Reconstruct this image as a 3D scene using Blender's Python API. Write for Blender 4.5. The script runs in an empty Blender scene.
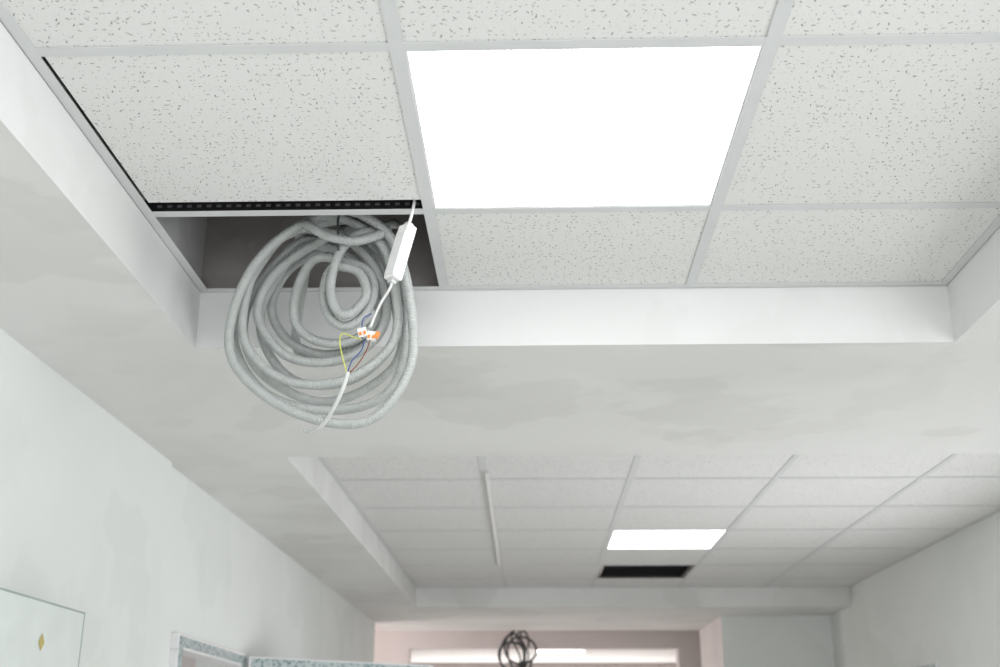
import bpy, math, random
import numpy as np
from mathutils import Vector, Matrix
random.seed(4)
CZ=1.6
H1=CZ+1.055; H2=CZ+.908; H3=CZ+1.0395
X0=-.2128; YA=2.1591; YB=YA-.6; YE=2.598; XL=-.8188; XR=1.0118
YS=3.7157; YF=4.6617; XF=-.1964; XW=-1.2324; YFE=8.1074; XRW=2.19; XFL=-.8237
BACK=-4.0; SLAB=3.3
sc=bpy.context.scene
# ---------------------------------------------------------------- materials
def newmat(n):
    m=bpy.data.materials.new(n); m.use_nodes=True
    nt=m.node_tree; b=nt.nodes['Principled BSDF']; return m,nt,b
def simple(n,col,rough=.5,metal=0,spec=.5,emit=None,es=0,var=.04,nscale=12):
    m,nt,b=newmat(n)
    tc=nt.nodes.new('ShaderNodeTexCoord'); no=nt.nodes.new('ShaderNodeTexNoise'); no.inputs['Scale'].default_value=nscale
    nt.links.new(tc.outputs['Object'],no.inputs['Vector'])
    cr=nt.nodes.new('ShaderNodeValToRGB')
    cr.color_ramp.elements[0].color=[max(0,c*(1-var)) for c in col]+[1]
    cr.color_ramp.elements[1].color=[min(1,c*(1+var)) for c in col]+[1]
    cr.color_ramp.elements[0].position=.3; cr.color_ramp.elements[1].position=.7
    nt.links.new(no.outputs['Fac'],cr.inputs['Fac']); nt.links.new(cr.outputs['Color'],b.inputs['Base Color'])
    b.inputs['Roughness'].default_value=rough; b.inputs['Metallic'].default_value=metal
    b.inputs['Specular IOR Level'].default_value=spec
    if emit: b.inputs['Emission Color'].default_value=list(emit)+[1]; b.inputs['Emission Strength'].default_value=es
    return m
def plaster(n,base,stain,scale=1.6,amount=.5,rough=.75,bump=.15):
    """skim-coat plaster: overlapping blotchy patches with soft/crisp edges"""
    m,nt,b=newmat(n); L=nt.links.new; N=nt.nodes.new
    tc=N('ShaderNodeTexCoord'); acc=None
    for s,off,e0,e1,wt in ((scale,0.,.53,.56,.34),(scale*1.5,7.3,.57,.61,.2),(scale*.6,3.1,.42,.62,.45)):
        mp=N('ShaderNodeMapping'); mp.inputs['Location'].default_value=(off,off*.6,off*1.3); L(tc.outputs['Object'],mp.inputs['Vector'])
        n1=N('ShaderNodeTexNoise'); n1.inputs['Scale'].default_value=s; n1.inputs['Detail'].default_value=6; n1.inputs['Distortion'].default_value=.15; n1.inputs['Roughness'].default_value=.5
        L(mp.outputs[0],n1.inputs['Vector'])
        mr=N('ShaderNodeMapRange'); mr.interpolation_type='SMOOTHSTEP'; mr.inputs['From Min'].default_value=e0; mr.inputs['From Max'].default_value=e1; mr.inputs['To Max'].default_value=wt
        L(n1.outputs['Fac'],mr.inputs['Value'])
        if acc is None: acc=mr.outputs['Result']
        else:
            a=N('ShaderNodeMath'); a.operation='ADD'; L(acc,a.inputs[0]); L(mr.outputs['Result'],a.inputs[1]); acc=a.outputs[0]
    n3=N('ShaderNodeTexNoise'); n3.inputs['Scale'].default_value=scale*9; n3.inputs['Detail'].default_value=8; L(tc.outputs['Object'],n3.inputs['Vector'])
    ad=N('ShaderNodeMath'); ad.operation='MULTIPLY_ADD'; L(n3.outputs['Fac'],ad.inputs[0]); ad.inputs[1].default_value=.15; L(acc,ad.inputs[2])
    am=N('ShaderNodeMath'); am.operation='MULTIPLY'; am.use_clamp=True; L(ad.outputs[0],am.inputs[0]); am.inputs[1].default_value=amount
    mx=N('ShaderNodeMix'); mx.data_type='RGBA'; mx.inputs['A'].default_value=list(base)+[1]; mx.inputs['B'].default_value=list(stain)+[1]
    L(am.outputs[0],mx.inputs['Factor']); L(mx.outputs['Result'],b.inputs['Base Color'])
    b.inputs['Roughness'].default_value=rough; b.inputs['Specular IOR Level'].default_value=.3
    bp=N('ShaderNodeBump'); bp.inputs['Strength'].default_value=bump; bp.inputs['Distance'].default_value=.006
    L(n3.outputs['Fac'],bp.inputs['Height']); L(bp.outputs['Normal'],b.inputs['Normal'])
    return m
def tilemat():
    m,nt,b=newmat('mineral_fibre_tile'); L=nt.links.new; N=nt.nodes.new
    tc=N('ShaderNodeTexCoord'); masks=[]
    for (sz,ln,wd,thr,off,ch) in ((.0150,1.0,3.5,.31,0.,.45),(.0105,1.,2.0,.20,5.3,.35),(.0055,1.,1.3,.17,9.1,.3)):
        sv=N('ShaderNodeVectorMath'); sv.operation='MULTIPLY_ADD'; L(tc.outputs['Object'],sv.inputs[0])
        sv.inputs[1].default_value=(1/sz,)*3; sv.inputs[2].default_value=(off,off*1.7,0)
        vo=N('ShaderNodeTexVoronoi'); vo.voronoi_dimensions='2D'; vo.inputs['Scale'].default_value=1; L(sv.outputs[0],vo.inputs['Vector'])
        sub=N('ShaderNodeVectorMath'); sub.operation='SUBTRACT'; L(sv.outputs[0],sub.inputs[0]); L(vo.outputs['Position'],sub.inputs[1])
        sx=N('ShaderNodeSeparateColor'); L(vo.outputs['Color'],sx.inputs[0])
        an=N('ShaderNodeMath'); an.operation='MULTIPLY'; L(sx.outputs[0],an.inputs[0]); an.inputs[1].default_value=6.28
        ro=N('ShaderNodeVectorRotate'); ro.rotation_type='Z_AXIS'; L(sub.outputs[0],ro.inputs['Vector']); L(an.outputs[0],ro.inputs['Angle'])
        sc2=N('ShaderNodeVectorMath'); sc2.operation='MULTIPLY'; L(ro.outputs[0],sc2.inputs[0]); sc2.inputs[1].default_value=(ln,wd,0)
        le=N('ShaderNodeVectorMath'); le.operation='LENGTH'; L(sc2.outputs[0],le.inputs[0])
        gt=N('ShaderNodeMath'); gt.operation='LESS_THAN'; L(sx.outputs[1],gt.inputs[0]); gt.inputs[1].default_value=ch
        vs=N('ShaderNodeMath'); vs.operation='MULTIPLY_ADD'; L(sx.outputs[2],vs.inputs[0]); vs.inputs[1].default_value=thr*.6; vs.inputs[2].default_value=thr*.6
        th=N('ShaderNodeMath'); th.operation='MULTIPLY'; L(vs.outputs[0],th.inputs[0]); L(gt.outputs[0],th.inputs[1])
        t1=N('ShaderNodeMath'); t1.operation='ADD'; L(th.outputs[0],t1.inputs[0]); t1.inputs[1].default_value=.0001
        mr=N('ShaderNodeMapRange'); L(le.outputs['Value'],mr.inputs['Value']); L(t1.outputs[0],mr.inputs['From Min'])
        t2=N('ShaderNodeMath'); t2.operation='MULTIPLY'; L(th.outputs[0],t2.inputs[0]); t2.inputs[1].default_value=.6
        L(t2.outputs[0],mr.inputs['From Max']); masks.append(mr.outputs['Result'])
    mxm=N('ShaderNodeMath'); mxm.operation='MAXIMUM'; L(masks[0],mxm.inputs[0]); L(masks[1],mxm.inputs[1])
    m3=N('ShaderNodeMath'); m3.operation='MULTIPLY'; L(masks[2],m3.inputs[0]); m3.inputs[1].default_value=.5
    mm=N('ShaderNodeMath'); mm.operation='MAXIMUM'; L(mxm.outputs[0],mm.inputs[0]); L(m3.outputs[0],mm.inputs[1])
    fac=N('ShaderNodeMath'); fac.operation='MULTIPLY'; L(mm.outputs[0],fac.inputs[0]); fac.inputs[1].default_value=.85
    mx=N('ShaderNodeMix'); mx.data_type='RGBA'; mx.inputs['A'].default_value=(.80,.80,.785,1); mx.inputs['B'].default_value=(.22,.22,.21,1)
    L(fac.outputs[0],mx.inputs['Factor']); L(mx.outputs['Result'],b.inputs['Base Color'])
    b.inputs['Roughness'].default_value=.9; b.inputs['Specular IOR Level'].default_value=.1
    bp=N('ShaderNodeBump'); bp.invert=True; bp.inputs['Strength'].default_value=.4; bp.inputs['Distance'].default_value=.0015
    L(mm.outputs[0],bp.inputs['Height']); L(bp.outputs['Normal'],b.inputs['Normal'])
    return m
M_tile=tilemat()
M_soff=plaster('plaster_soffit',(.80,.80,.785),(.62,.62,.60),1.5,.75)
M_wall=plaster('plaster_wall',(.83,.85,.83),(.70,.72,.695),1.2,.65)
M_fas=plaster('painted_fascia',(.83,.835,.83),(.70,.70,.69),2.0,.5)
M_pink=plaster('pink_tinted_paint',(.79,.735,.72),(.64,.585,.575),1.5,.5)  # warm pink light of the hall put into the wall colour
M_bar=simple('white_steel_grid',(.68,.69,.69),.6,0,.25,var=.02)
M_black=simple('black_perforated_steel',(.012,.012,.013),.4,var=.3,nscale=60)
M_hole=simple('slot_grey',(.12,.12,.125),.6)
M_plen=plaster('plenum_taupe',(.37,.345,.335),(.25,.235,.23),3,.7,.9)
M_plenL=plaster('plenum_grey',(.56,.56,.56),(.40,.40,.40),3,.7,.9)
M_slab=plaster('concrete_slab',(.30,.29,.28),(.2,.2,.19),2,.7,.9)
M_floor=plaster('screed_floor',(.64,.63,.61),(.52,.51,.49),1,.6,.8)
M_led=simple('led_diffuser',(.9,.9,.9),.4,emit=(1,1,1),es=4.5)
M_frame=simple('white_frame',(.80,.80,.80),.35,var=.02)
M_cond=simple('grey_pvc_conduit',(.42,.44,.43),.45,var=.06,nscale=30)
M_cable=simple('grey_cable',(.62,.63,.62),.45)
M_drv=simple('white_driver_plastic',(.88,.88,.87),.35,var=.02)
M_glint=simple('trunking_pvc',(.78,.77,.75),.5,var=.02)  # pale colour for the imitated reflection on the grid bar
M_orange=simple('orange_lever',(.80,.27,.06),.35)
M_clear=simple('clear_connector',(.80,.79,.76),.2)
M_blue=simple('blue_wire',(.04,.07,.24),.4)
M_brown=simple('brown_wire',(.20,.06,.03),.4)
M_yg=simple('yellow_green_wire',(.58,.60,.10),.4)
M_yel=simple('yellow_sticker',(.50,.42,.14),.5)
M_cab=simple('cabinet_enamel',(.74,.79,.765),.18,var=.03)
M_gask=simple('grey_green_edge',(.36,.42,.40),.4)
M_seal=simple('dark_rubber',(.05,.055,.06),.5)
# ---------------------------------------------------------------- mesh builder
BX=[(0,1,3,2),(4,6,7,5),(0,4,5,1),(2,3,7,6),(0,2,6,4),(1,5,7,3)]
class MB:
    def __init__(s): s.v=[];s.f=[];s.m=[];s.mats=[]
    def mi(s,mat):
        if mat not in s.mats: s.mats.append(mat)
        return s.mats.index(mat)
    def box(s,x0,x1,y0,y1,z0,z1,mat,mtx=None):
        b=len(s.v)
        for x in (x0,x1):
            for y in (y0,y1):
                for z in (z0,z1):
                    p=Vector((x,y,z)); s.v.append(tuple(mtx@p) if mtx else tuple(p))
        for f in BX: s.f.append(tuple(b+i for i in f)); s.m.append(s.mi(mat))
    def poly(s,pts,mat):
        b=len(s.v); s.v+=[tuple(p) for p in pts]; s.f.append(tuple(range(b,b+len(pts)))); s.m.append(s.mi(mat))
    def build(s,name,parent=None,bevel=0,smooth=False):
        me=bpy.data.meshes.new(name); me.from_pydata(s.v,[],s.f)
        for m in s.mats: me.materials.append(m)
        me.polygons.foreach_set('material_index',s.m); me.update()
        import bmesh
        bm=bmesh.new(); bm.from_mesh(me); bmesh.ops.recalc_face_normals(bm,faces=bm.faces); bm.to_mesh(me); bm.free()
        o=bpy.data.objects.new(name,me); sc.collection.objects.link(o)
        if parent: o.parent=parent
        if bevel:
            md=o.modifiers.new('b','BEVEL'); md.width=bevel; md.segments=2; md.limit_method='ANGLE'
        if smooth:
            me.polygons.foreach_set('use_smooth',[True]*len(me.polygons))
        return o
def empty(n,loc=(0,0,0),parent=None):
    e=bpy.data.objects.new(n,None); e.location=loc; e.empty_display_size=.1; sc.collection.objects.link(e)
    if parent: e.parent=parent
    return e
def single(name,*a,**k):
    m=MB(); m.box(*a); return m.build(name,**k)
def catmull(P,n=24):
    P=[np.array(p,float) for p in P]; Q=[2*P[0]-P[1]]+P+[2*P[-1]-P[-2]]; out=[]
    for i in range(1,len(Q)-2):
        a,b,c,d=Q[i-1:i+3]
        for t in np.linspace(0,1,n,endpoint=False):
            out.append(.5*((2*b)+(-a+c)*t+(2*a-5*b+4*c-d)*t*t+(-a+3*b-3*c+d)*t**3))
    out.append(P[-1]); return np.array(out)
def resample(C,step):
    s=np.r_[0,np.cumsum(np.linalg.norm(np.diff(C,axis=0),axis=1))]; n=max(2,int(s[-1]/step)); t=np.linspace(0,s[-1],n)
    return np.stack([np.interp(t,s,C[:,k]) for k in range(3)],1),t
def tube(name,C,r,mat,step=.004,seg=8,pitch=0,amp=0,parent=None):
    C,t=resample(np.array(C,float),step); n=len(C)
    T=np.gradient(C,axis=0); T/=np.linalg.norm(T,axis=1)[:,None]
    nrm=np.cross(T[0],[0,0,1.])
    if np.linalg.norm(nrm)<.1: nrm=np.cross(T[0],[0,1.,0])
    nrm/=np.linalg.norm(nrm); V=[]
    ang=np.linspace(0,2*np.pi,seg,endpoint=False); ca,sa=np.cos(ang)[:,None],np.sin(ang)[:,None]
    for i in range(n):
        nrm=nrm-T[i]*(nrm@T[i]); nrm/=np.linalg.norm(nrm); bn=np.cross(T[i],nrm)
        rr=r+(amp*np.sin(2*np.pi*t[i]/pitch) if pitch else 0)
        V.append(C[i]+rr*(ca*nrm+sa*bn))
    V=np.concatenate(V); F=[]
    for i in range(n-1):
        for k in range(seg):
            a=i*seg+k; b=i*seg+(k+1)%seg; F.append((a,b,b+seg,a+seg))
    F.append(tuple(range(seg-1,-1,-1))); F.append(tuple((n-1)*seg+k for k in range(seg)))
    me=bpy.data.meshes.new(name); me.from_pydata(V.tolist(),[],F); me.materials.append(mat)
    me.polygons.foreach_set('use_smooth',[True]*len(me.polygons)); me.update()
    o=bpy.data.objects.new(name,me); sc.collection.objects.link(o)
    if parent: o.parent=parent
    return o
# ---------------------------------------------------------------- shell
single('floor',-4.5,4.5,BACK-.2,17.,-.15,0,M_floor)
single('ceiling',-4.5,4.5,BACK-.2,17.,SLAB,SLAB+.2,M_slab)
DY0,DY1,DZ=4.02,4.97,1.965
w=MB(); w.box(XW-.2,XW,BACK,YS+.07,0,SLAB,M_wall)
w.box(XW-.2,XW-.018,YS+.07,DY0,0,SLAB,M_wall); w.box(XW-.2,XW-.018,DY1,9.2,0,SLAB,M_wall); w.box(XW-.2,XW-.018,DY0,DY1,DZ,SLAB,M_wall)
w.build('wall_left')
RY0,RY1,RZ=6.49,7.4,2.03
wins=[(-2.4,1.2,.85,2.3),(3.4,6.0,.8,1.82)]  # second opening is an unseen window added to brighten the far bay
w=MB(); y=BACK
for (a,b,c,d) in wins+[(RY0,RY1,0,RZ)]:
    w.box(XRW,XRW+.2,y,a,0,SLAB,M_wall)
    if c>0: w.box(XRW,XRW+.2,a,b,0,c,M_wall)
    w.box(XRW,XRW+.2,a,b,d,SLAB,M_wall); y=b
w.box(XRW,XRW+.2,y,8.7,0,SLAB,M_wall)
w.build('wall_right')
w=MB(); w.box(1.39,XRW+.2,8.7,9.85,0,SLAB,M_wall); w.box(1.385,1.39,8.7,9.85,0,H2,M_pink); w.build('wall_cross')
w=MB(); w.box(XW-.2,XRW+.2,BACK-.2,BACK,0,.7,M_wall); w.box(XW-.2,XRW+.2,BACK-.2,BACK,2.4,SLAB,M_wall)
w.box(XW-.2,-1.0,BACK-.2,BACK,.7,2.4,M_wall); w.box(1.95,XRW+.2,BACK-.2,BACK,.7,2.4,M_wall); w.build('wall_rear')
w=MB()
for x in (-1.0,.0,.95,1.89): w.box(x,x+.06,BACK-.13,BACK-.07,.7,2.4,M_frame)
w.box(-.94,1.89,BACK-.13,BACK-.07,.7,.76,M_frame); w.box(-.94,1.89,BACK-.13,BACK-.07,2.34,2.4,M_frame); w.build('window_1')
for i,(a,b,c,d) in enumerate(wins):
    w=MB(); nn_=4
    for k in range(nn_): y=a+(b-.06-a)*k/(nn_-1); w.box(XRW+.08,XRW+.14,y,y+.06,c,d,M_frame)
    for z in (c,d-.06): w.box(XRW+.085,XRW+.135,a+.06,b-.06,z,z+.06,M_frame)
    w.build('window_%d'%(i+2))  # the last one is the added, unseen far-bay window
w=MB(); w.box(-3.2,-3.,9.2,16.2,0,SLAB,M_pink); w.box(-3.2,XW-.2,9.0,9.2,0,SLAB,M_pink); w.build('wall_hall_left')
w=MB(); w.box(3.,3.2,9.85,16.2,0,SLAB,M_pink); w.box(XRW+.2,3.2,9.65,9.85,0,SLAB,M_pink); w.build('wall_hall_right')
single('wall_far',-3.,3.,16.,16.2,0,SLAB,M_pink)
w=MB(); w.box(-3.,-1.17,11.,11.2,0,SLAB,M_pink); w.box(1.34,3.,11.,11.2,0,SLAB,M_pink); w.box(-1.17,1.34,11.,11.2,CZ+.85,SLAB,M_pink); w.build('wall_hall_partition')
single('ceiling_hall',-3.,3.,9.85,11.,CZ+1.0,CZ+1.03,M_pink)
# gypsum bulkheads
e=.0005
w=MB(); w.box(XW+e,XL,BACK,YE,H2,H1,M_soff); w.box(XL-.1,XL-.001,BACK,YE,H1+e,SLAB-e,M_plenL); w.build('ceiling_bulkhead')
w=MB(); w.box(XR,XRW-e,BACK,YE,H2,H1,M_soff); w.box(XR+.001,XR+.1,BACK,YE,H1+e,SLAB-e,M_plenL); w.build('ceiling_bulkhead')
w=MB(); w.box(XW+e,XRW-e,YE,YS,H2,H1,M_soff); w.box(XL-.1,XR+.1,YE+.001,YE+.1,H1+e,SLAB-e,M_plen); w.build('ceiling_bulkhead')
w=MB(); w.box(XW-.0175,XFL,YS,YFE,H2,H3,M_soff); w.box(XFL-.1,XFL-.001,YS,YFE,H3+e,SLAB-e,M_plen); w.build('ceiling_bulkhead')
w=MB(); w.box(XW-.0175,XRW-e,YFE,8.7,H2,SLAB-e,M_soff); w.box(XW-.0175,1.384,8.7,9.85,H2,SLAB-e,M_soff); w.build('ceiling_bulkhead')
m=MB()
zb=H2-.0008; ztp=H1-.004
m.box(XL,XL+.0015,BACK,YE,zb,ztp,M_fas); m.box(XR-.0015,XR,BACK,YE,zb,ztp,M_fas); m.box(XL+.0015,XR-.0015,YE-.0015,YE,zb,ztp,M_fas)
m.build('trim_1')
# ---------------------------------------------------------------- suspended ceilings
FW=.012
def grid(name,xs,ys,z,x0,x1,y0,y1):
    m=MB(); a=.02
    for x in xs:
        m.box(x-FW,x+FW,y0+a,y1-a,z-.0015,z,M_bar); m.box(x-.001,x+.001,y0,y1,z+.0003,z+.038,M_black)
    for y in ys:
        m.box(x0+a,x1-a,y-FW,y+FW,z-.0012,z+.0002,M_bar); m.box(x0,x1,y-.0009,y+.0009,z+.0004,z+.036,M_black)
    m.box(x0,x0+a,y0,y1,z-.002,z+.0003,M_bar); m.box(x1-a,x1,y0,y1,z-.002,z+.0003,M_bar)
    m.box(x0+a,x1-a,y0,y0+a,z-.002,z+.0003,M_bar); m.box(x0+a,x1-a,y1-a,y1,z-.002,z+.0003,M_bar)
    return m.build(name)
xs=[X0,X0+.6]; ys=[YA-.6*k for k in range(0,11)]
grid('ceiling_grid',xs,ys,H1,XL+.002,XR-.002,BACK,YE-.002)
cols=[(XL+.002,X0),(X0,X0+.6),(X0+.6,XR-.002)]
rows=[(YA,YE-.002)]+[(YA-.6*(k+1),YA-.6*k) for k in range(10)]
tiles=MB(); panels=[(1,1),(1,5),(0,8),(2,8)]
def panel(x0,x1,y0,y1,z):
    root=empty('led_ceiling_panel',((x0+x1)/2,(y0+y1)/2,z)); 
    m=MB(); g=.013; lx,ly=(x1-x0)/2-g+.006,(y1-y0)/2-g+.006
    m.box(-lx,lx,-ly,ly,.002,.012,M_frame); m.build('back_tray',root)
    m=MB(); q=.009
    for b in ((-lx,lx,-ly,-ly+q),(-lx,lx,ly-q,ly),(-lx,-lx+q,-ly+q,ly-q),(lx-q,lx,-ly+q,ly-q)): m.box(b[0],b[1],b[2],b[3],.0004,.0022,M_frame)
    m.build('rim',root)
    m=MB(); m.box(-lx+q,lx-q,-ly+q,ly-q,.0006,.0019,M_led); m.build('diffuser',root)
for ci,(a,b) in enumerate(cols):
    for ri,(c,d) in enumerate(rows):
        if (ci,ri)==(0,0): continue
        if (ci,ri) in panels: panel(a,b,c,d,H1); continue
        g=.004
        if (ci,ri)==(0,1): tiles.box(a+.026,b-g,c+g,d-.052,H1+.001,H1+.016,M_tile)
        else: tiles.box(a+g,b-g,max(c,BACK)+g,d-g,H1+.001,H1+.016,M_tile)
tiles.build('ceiling_tiles')
m=MB(); zt=H1+.0005
m.box(XL+.002,X0-.002,YA-.004,YA-.0022,zt,zt+.043,M_black)
x=XL+.03; k=0
while x<X0-.02:
    m.box(x,x+.010,YA-.0048,YA-.004,zt+.012,zt+.018,M_hole)
    if k%2: m.box(x+.002,x+.006,YA-.0048,YA-.004,zt+.026,zt+.03,M_hole)
    x+=.021; k+=1
m.build('ceiling_perforated_runner')
# far bay
xs=[XF+.6*k for k in range(4)]; ys=[YF+.6*k for k in range(-1,6)]
grid('ceiling_grid',xs,ys,H3,XFL+.001,XRW-.001,YS+.001,YFE-.001)
ex=[XFL]+xs+[XRW]; ey=[YS]+ys+[YFE]; tiles=MB()
for i in range(len(ex)-1):
    for j in range(len(ey)-1):
        a,b,c,d=ex[i],ex[i+1],ey[j],ey[j+1]; 
        if i==2 and j==4: panel(a,b,c,d,H3); continue
        if i==2 and j==6:
            root=empty('ceiling_ventilation_grille',((a+b)/2,(c+d)/2,H3)); v=MB(); hx,hy=.286,.286
            v.box(-hx,hx,-hy,hy,.05,.055,M_black)
            for bb in ((-hx,hx,-hy,-hy+.02),(-hx,hx,hy-.02,hy),(-hx,-hx+.02,-hy,hy),(hx-.02,hx,-hy,hy)): v.box(*bb,.001,.049,M_black)
            for q in range(14):
                y=-hy+.04+q*.039
                R=Matrix.Translation((0,y,.02))@Matrix.Rotation(math.radians(40),4,'X'); v.box(-hx,hx,-.014,.014,-.001,.001,M_black,R)
            v.build('louvres',root); continue
        tiles.box(a+.004,b-.004,c+.004,d-.004,H3+.001,H3+.016,M_tile)
tiles.build('ceiling_tiles')
# hall ceiling
xs=[-2.4+.6*k for k in range(9)]; ys=[11.2+.6*k for k in range(1,8)]
grid('ceiling_grid',xs,ys,CZ+1.04,-3.,3.,11.2,16.)
tiles=MB(); ex=[-3.]+xs+[3.]; ey=[11.2]+ys+[16.]
for i in range(len(ex)-1):
    for j in range(len(ey)-1):
        if (i,j)==(5,4): panel(ex[i],ex[i+1],ey[j],ey[j+1],CZ+1.04); continue
        tiles.box(ex[i]+.004,ex[i+1]-.004,ey[j]+.004,ey[j+1]-.004,CZ+1.041,CZ+1.056,M_tile)
tiles.build('ceiling_tiles')
m=MB(); 
m.box(-1.02,-.66,9.95,10.55,CZ+.985,CZ+.9995,M_black)
for q in range(6): m.box(-1.02,-.66,10.03+q*.08,10.05+q*.08,CZ+.978,CZ+.985,M_hole)
m.build('ceiling_air_return_grille')
# slim white strip imitating light reflected in the far-bay grid bar
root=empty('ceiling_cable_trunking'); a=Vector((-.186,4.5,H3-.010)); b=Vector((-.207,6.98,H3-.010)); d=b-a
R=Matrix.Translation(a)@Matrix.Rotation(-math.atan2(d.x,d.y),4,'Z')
m=MB(); m.box(-.007,.007,0,d.length,0,.008,M_glint,R); m.build('channel',root,bevel=.001)
m=MB(); m.box(-.0055,.0055,0,d.length,-.003,-.0002,M_glint,R); m.build('lid',root)
# ---------------------------------------------------------------- coil of conduit
HUB=np.array([-.472,2.38,CZ+.865])
def loc(u,v,y):
    s=.5*(1+(y/2.38)); return np.array([HUB[0]*y/2.38+(u-320)/450.*y/2.38, y, HUB[2]-(v-333)/430.*s])
turns=[
 ([(340,222),(385,250),(408,312),(412,386),(368,436),(288,420),(230,364),(248,278)],2.272),
 ([(314,226),(374,250),(396,306),(392,358),(345,392),(280,388),(240,338),(262,252)],2.297),
 ([(345,224),(392,260),(408,338),(392,398),(335,416),(264,396),(232,330),(272,242)],2.321),
 ([(326,234),(366,262),(386,310),(374,346),(335,366),(284,358),(254,314),(278,264)],2.345),
 ([(352,226),(388,268),(404,350),(372,388),(318,400),(256,366),(244,304),(290,236)],2.369),
 ([(330,242),(360,268),(380,315),(364,342),(325,352),(288,336),(270,300),(288,256)],2.393),
 ([(346,230),(382,266),(396,330),(360,374),(304,380),(266,346),(260,300),(294,244)],2.417),
 ([(336,246),(362,272),(380,312),(356,342),(322,346),(296,328),(292,296),(310,262)],2.385),
 ([(347,268),(366,279),(373,302),(364,326),(345,336),(328,326),(320,302),(328,278)],2.335),
 ([(346,277),(359,286),(364,305),(355,323),(341,328),(330,316),(328,294),(334,266)],2.308)]
root=empty('conduit_coil'); P=[]
ny=[t[1] for t in turns]+[2.285]
rs=np.random.RandomState(5)
for i,(pp,y) in enumerate(turns):
    for k,(u,v) in enumerate(pp):
        P.append(loc(u+rs.uniform(-1.2,1.2),v+rs.uniform(-1.2,1.2),ny[i]+(ny[i+1]-ny[i])*k/8+rs.uniform(-.002,.002)))
P=[loc(300,214,2.50),loc(318,216,2.40)]+P+[loc(352,248,2.282),loc(374,240,2.30),loc(388,222,2.36),loc(392,205,2.46)]
RC=.0104
K=dict(step=.0013,seg=10,pitch=.0054,amp=.0007,parent=root)
tube('coiled_tube',catmull(P,14),RC,M_cond,**K)
C=catmull([loc(292,214,2.52),loc(297,232,2.30),loc(320,252,2.262),loc(350,258,2.262),loc(378,248,2.275),loc(381,232,2.34),loc(355,223,2.43),loc(320,219,2.47),loc(305,236,2.46),loc(300,270,2.452),loc(296,330,2.452),loc(310,345,2.452),loc(350,340,2.452),loc(388,290,2.452),loc(380,240,2.452),loc(350,215,2.46)],16)
tube('crossing_tube',C,RC,M_cond,**K)
C=catmull([loc(335,219,2.40),loc(358,221,2.40),loc(388,219,2.41)],20)
tube('stub_end',C,RC,M_cond,**K)
C=catmull([(-.44,2.40,SLAB),(-.442,2.38,3.0),loc(333,215,2.27),loc(332,240,2.255),loc(334,268,2.262)],12)
tube('hanging_wire',C,.0026,M_seal,parent=root)
# ---------------------------------------------------------------- LED driver hanging on its cable
root=empty('led_driver')
p1=Vector((-.2527,2.13,CZ+1.0058)); p0=Vector((-.2797,2.12,CZ+.8837)); ax=(p1-p0); Ln=ax.length; ax.normalize()
side=Vector((0.75,-.66,0)); side=(side-ax*side.dot(ax)).normalized(); nn=ax.cross(side)
R=Matrix((( side.x,nn.x,ax.x,p0.x),(side.y,nn.y,ax.y,p0.y),(side.z,nn.z,ax.z,p0.z),(0,0,0,1)))
m=MB(); m.box(-.0165,.0165,-.012,.012,0,Ln,M_drv,R); m.build('housing',root,bevel=.003)
m=MB(); m.box(-.014,.014,-.0135,-.0115,.006,Ln-.02,M_frame,R); m.build('label',root,bevel=.0005)
m=MB(); m.box(-.007,.007,-.007,.007,-.008,0,M_cable,R); m.box(-.007,.007,-.007,.007,Ln,Ln+.008,M_cable,R); m.build('cable_glands',root,bevel=.001)
C=catmull([p1,p1+ax*.03,Vector((-.240,2.132,CZ+1.0746)),Vector((-.228,2.10,CZ+1.13)),Vector((-.05,2.0,CZ+1.10)),Vector((.09,1.86,CZ+1.072))],14)
tube('supply_cable',C,.0032,M_drv,parent=root)
q=Vector((-.322,2.13,CZ+.785))
C=catmull([p0,p0-ax*.02,Vector((-.30,2.125,CZ+.84)),Vector((-.314,2.13,CZ+.81)),q],14)
tube('output_cable',C,.0030,M_cable,parent=root)
rc=empty('wire_connector',q+Vector((-.003,0,-.015)),parent=root)
for i,(dx,dz,rot) in enumerate(((-.012,.004,-.25),(.006,-.002,.1))):
    R=Matrix.Translation((dx,0.004*i,dz))@Matrix.Rotation(rot,4,'Y')
    m=MB(); m.box(-.009,.009,-.006,.006,-.010,.009,M_clear,R); m.build('body_%d'%(i+1),rc,bevel=.001)
    m=MB()
    for s in (-.0045,.0045): m.box(s-.0026,s+.0026,-.0085,-.006,-.007,.000,M_orange,R)
    m.build('levers_%d'%(i+1),rc,bevel=.0006)
m=MB(); R=Matrix.Translation((.017,0,-.002))@Matrix.Rotation(.5,4,'Y'); m.box(-.004,.004,-.005,.005,-.007,.007,M_orange,R); m.build('lever_open',rc,bevel=.001)
for nm,mat,dx,PP in (('blue_wire',M_blue,-.008,[(-.012,0,-.04),(-.030,-.004,-.065),(-.038,0,-.088)]),('brown_wire',M_brown,.004,[(-.004,0,-.045),(-.020,.004,-.07),(-.036,0,-.09)]),
    ('earth_wire',M_yg,-.014,[(-.028,0,-.014),(-.052,0,-.006),(-.056,0,-.03),(-.040,0,-.088)]),('neutral_wire',M_blue,-.012,[(-.012,-.006,.02),(.004,-.004,.035)])):
    C=catmull([Vector((dx,0,-.010))]+[Vector(p)+Vector((0,0,.008)) for p in PP],10)
    tube(nm,C,.0013,mat,step=.002,seg=7,parent=rc)
C=catmull([Vector((-.037,0,-.078)),Vector((-.048,.01,-.11)),Vector((-.066,.03,-.14)),Vector((-.09,.06,-.165)),Vector((-.118,.09,-.175)),Vector((-.14,.12,-.165))],12)
tube('mains_cable',C,.0042,M_cable,parent=rc)
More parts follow.
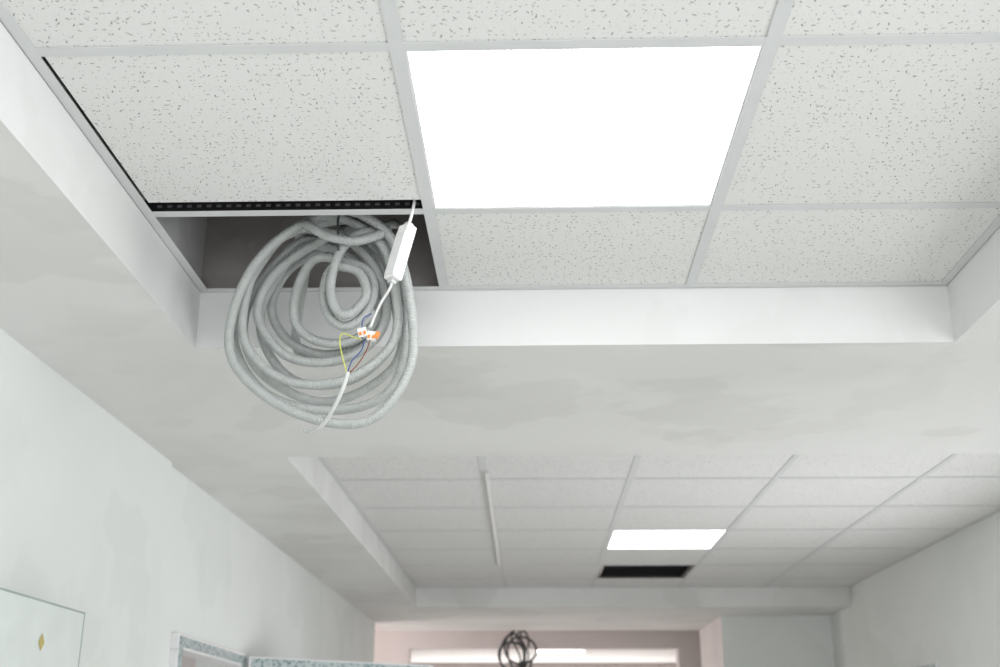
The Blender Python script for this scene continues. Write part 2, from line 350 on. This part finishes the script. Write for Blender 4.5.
# ---------------------------------------------------------------- electrical cabinet on left wall
root=empty('wall_electrical_cabinet',(XW+.001,2.45,1.62)); m=MB()
m.box(0,.088,-.45,.46,-.45,.291,M_gask); m.build('housing',root,bevel=.003)
m=MB(); m.box(.088,.102,-.455,.463,-.455,.294,M_cab); m.build('door',root,bevel=.004)
m=MB()
for b_ in ((-.45,.458,.288,.2925),(.453,.458,-.45,.288)): m.box(.1015,.1028,b_[0],b_[1],b_[2],b_[3],M_gask)
m.build('door_edge_seal',root)
m=MB(); m.box(.102,.1025,-.43,.44,-.43,.27,M_cab); m.build('door_panel',root)
m=MB(); m.poly([(.1035,.215,.220),(.1035,.232,.20),(.1035,.215,.18),(.1035,.198,.20)],M_yel); m.build('hazard_sticker',root)
m=MB(); m.box(.102,.112,-.42,-.39,-.1,.0,M_gask); m.build('latch',root,bevel=.002)
# ---------------------------------------------------------------- doors
def filmmat():
    m,nt,b=newmat('film_covered_pvc'); L=nt.links.new; N=nt.nodes.new
    tc=N('ShaderNodeTexCoord'); wv=N('ShaderNodeTexVoronoi'); wv.inputs['Scale'].default_value=60; L(tc.outputs['Object'],wv.inputs['Vector'])
    r=N('ShaderNodeValToRGB'); r.color_ramp.elements[0].color=(.12,.20,.22,1); r.color_ramp.elements[1].color=(.46,.52,.52,1); r.color_ramp.elements[0].position=.25; r.color_ramp.elements[1].position=.5
    L(wv.outputs['Distance'],r.inputs['Fac']); L(r.outputs['Color'],b.inputs['Base Color']); b.inputs['Roughness'].default_value=.3; return m
M_film=filmmat()
M_glass,nt,b=newmat('door_glass'); b.inputs['Base Color'].default_value=(.75,.78,.78,1); b.inputs['Roughness'].default_value=.05; b.inputs['Transmission Weight'].default_value=.9
def frame(m,w,h,t,d,mat):
    m.box(0,w,-d/2,d/2,h-t,h,mat); m.box(0,t,-d/2,d/2,0,h-t,mat); m.box(w-t,w,-d/2,d/2,0,h-t,mat)
root=empty('door_1',(XW-.03,DY0,0)); root.rotation_euler=(0,0,math.pi/2)
m=MB(); frame(m,DY1-DY0,DZ,.055,.08,M_frame); m.build('door_frame',root,bevel=.003)
m=MB(); fw=DY1-DY0; m.box(.008,fw-.008,-.043,-.040,DZ-.045,DZ-.012,M_film); m.box(.008,.045,-.043,-.040,.02,DZ-.045,M_film); m.box(fw-.045,fw-.008,-.043,-.040,.02,DZ-.045,M_film); m.build('frame_film',root)
leaf=empty('leaf',(DY1-DY0-.01,-.05,0),parent=root)
leaf.rotation_euler=(0,0,math.atan2(.62,.80)-math.pi/2)
m=MB(); lw=.92; frame(m,lw,1.95,.085,.05,M_frame); m.box(.085,lw-.085,-.025,.025,.01,.4,M_frame); m.build('leaf_frame',leaf,bevel=.003)
m=MB(); 
for s in (-1,1):
    y0,y1=(-.0275,-.0255) if s<0 else (.0255,.0275)
    m.box(.01,lw-.01,y0,y1,1.90,1.943,M_film); m.box(.01,.06,y0,y1,.02,1.90,M_film); m.box(lw-.06,lw-.01,y0,y1,.02,1.90,M_film)
m.build('leaf_film',leaf)
m=MB(); m.box(.085,lw-.085,-.008,.008,.4,1.865,M_glass); m.build('glass',leaf)
m=MB(); m.box(lw-.06,lw-.03,-.055,-.027,.98,1.02,M_frame); m.box(lw-.18,lw-.03,-.065,-.05,.99,1.01,M_frame); m.build('handle',leaf,bevel=.003)
w=MB(); w.box(-3.6,XW-.2,2.8,2.95,0,SLAB,M_pink); w.box(-3.6,XW-.2,6.2,6.35,0,SLAB,M_pink); w.box(-3.75,-3.6,2.8,6.35,0,SLAB,M_pink); w.build('wall_side_room')
root=empty('door_2',(XRW+.03,RY0,0)); root.rotation_euler=(0,0,math.pi/2)
m=MB(); frame(m,RY1-RY0,RZ,.055,.09,M_frame); m.build('door_frame',root,bevel=.003)
m=MB(); m.box(.05,RY1-RY0-.05,-.03,.0,.01,RZ-.06,M_film); m.box(.0,RY1-RY0,.044,.047,RZ-.04,RZ-.008,M_film); m.build('leaf_panel',root)
# ---------------------------------------------------------------- far cable bundle in hall
root=empty('hanging_cable_bundle'); P=[]
for i in range(360):
    k=i/360*4; a=k*2*math.pi; P.append((-.16+.11*math.cos(a)*(1+.25*math.sin(k*2.3))+.05*math.sin(k*1.7),10.35+.03*k,CZ+.81+.14*math.sin(a)*(1+.2*math.cos(k*3))-.02*k))
tube('coiled_tube',P,.010,M_seal,step=.006,parent=root)
for j,(dx,dy) in enumerate(((-.1,0),(-.13,.03),(-.18,.05))):
    C=catmull([(dx,10.4+dy,CZ+1.0),(dx+.01,10.4+dy,CZ+.97),(dx-.02,10.42+dy,CZ+.9),(dx+.05,10.42+dy,CZ+.75),(dx+.03*j,10.4+dy,CZ+.6)],12); tube('drop_cable_%d'%(j+1),C,.008,M_seal,parent=root)
# ---------------------------------------------------------------- lights
def area(n,loc_,rot,sx,sy,p,col=(1,1,1)):
    l=bpy.data.lights.new(n,'AREA'); l.shape='RECTANGLE'; l.size=sx; l.size_y=sy; l.energy=p; l.color=col
    o=bpy.data.objects.new(n,l); o.location=loc_; o.rotation_euler=rot; sc.collection.objects.link(o); return o
area('window_daylight',(.47,BACK+.05,1.55),(math.radians(90),0,0),2.9,1.65,59,(.98,.99,1))
for i,(a,b,c,d) in enumerate(wins):
    area('window_daylight_side',(XRW-.02,(a+b)/2,(c+d)/2),(0,math.radians(90),0),d-c,b-a,(61,33)[i],(.98,.99,1))  # second lamp is added fill for the far bay
area('side_room_daylight',(-3.55,4.5,1.4),(0,math.radians(-90),0),1.6,2.5,25,(.97,.98,1))  # lamp added in the closed side room to brighten the far bay
area('hall_daylight',(0,15.9,1.5),(math.radians(-90),0,0),4,1.8,95,(1,.95,.93))  # area lamp added to brighten the hall, no window behind it
area('hall_daylight_side',(-2.9,10.1,1.4),(0,math.radians(-90),0),1.8,1.2,36,(1,.94,.92))  # second added hall lamp, also without a window
wd=bpy.data.worlds.new('World'); sc.world=wd; wd.use_nodes=True; bg=wd.node_tree.nodes['Background']; bg.inputs[0].default_value=(.85,.92,1,1); bg.inputs[1].default_value=.8
sc.view_settings.view_transform='Standard'; sc.view_settings.look='None'; sc.view_settings.exposure=0
# ---------------------------------------------------------------- camera
cam=bpy.data.cameras.new('camera'); co=bpy.data.objects.new('camera',cam); sc.collection.objects.link(co); sc.camera=co
cam.sensor_width=36; cam.lens=1139.72*36/1000; cam.clip_start=.02
cam.dof.use_dof=True; cam.dof.focus_distance=2.25; cam.dof.aperture_fstop=4.5
pi_,ya,ro=.3467,-.0294,.0020
fw=Vector((math.sin(ya)*math.cos(pi_),math.cos(ya)*math.cos(pi_),math.sin(pi_))); r=Vector((math.cos(ya),-math.sin(ya),0)); u=r.cross(fw)
r2=r*math.cos(ro)+u*math.sin(ro); u2=-r*math.sin(ro)+u*math.cos(ro)
co.matrix_world=Matrix(((r2.x,u2.x,-fw.x,0),(r2.y,u2.y,-fw.y,0),(r2.z,u2.z,-fw.z,CZ),(0,0,0,1)))
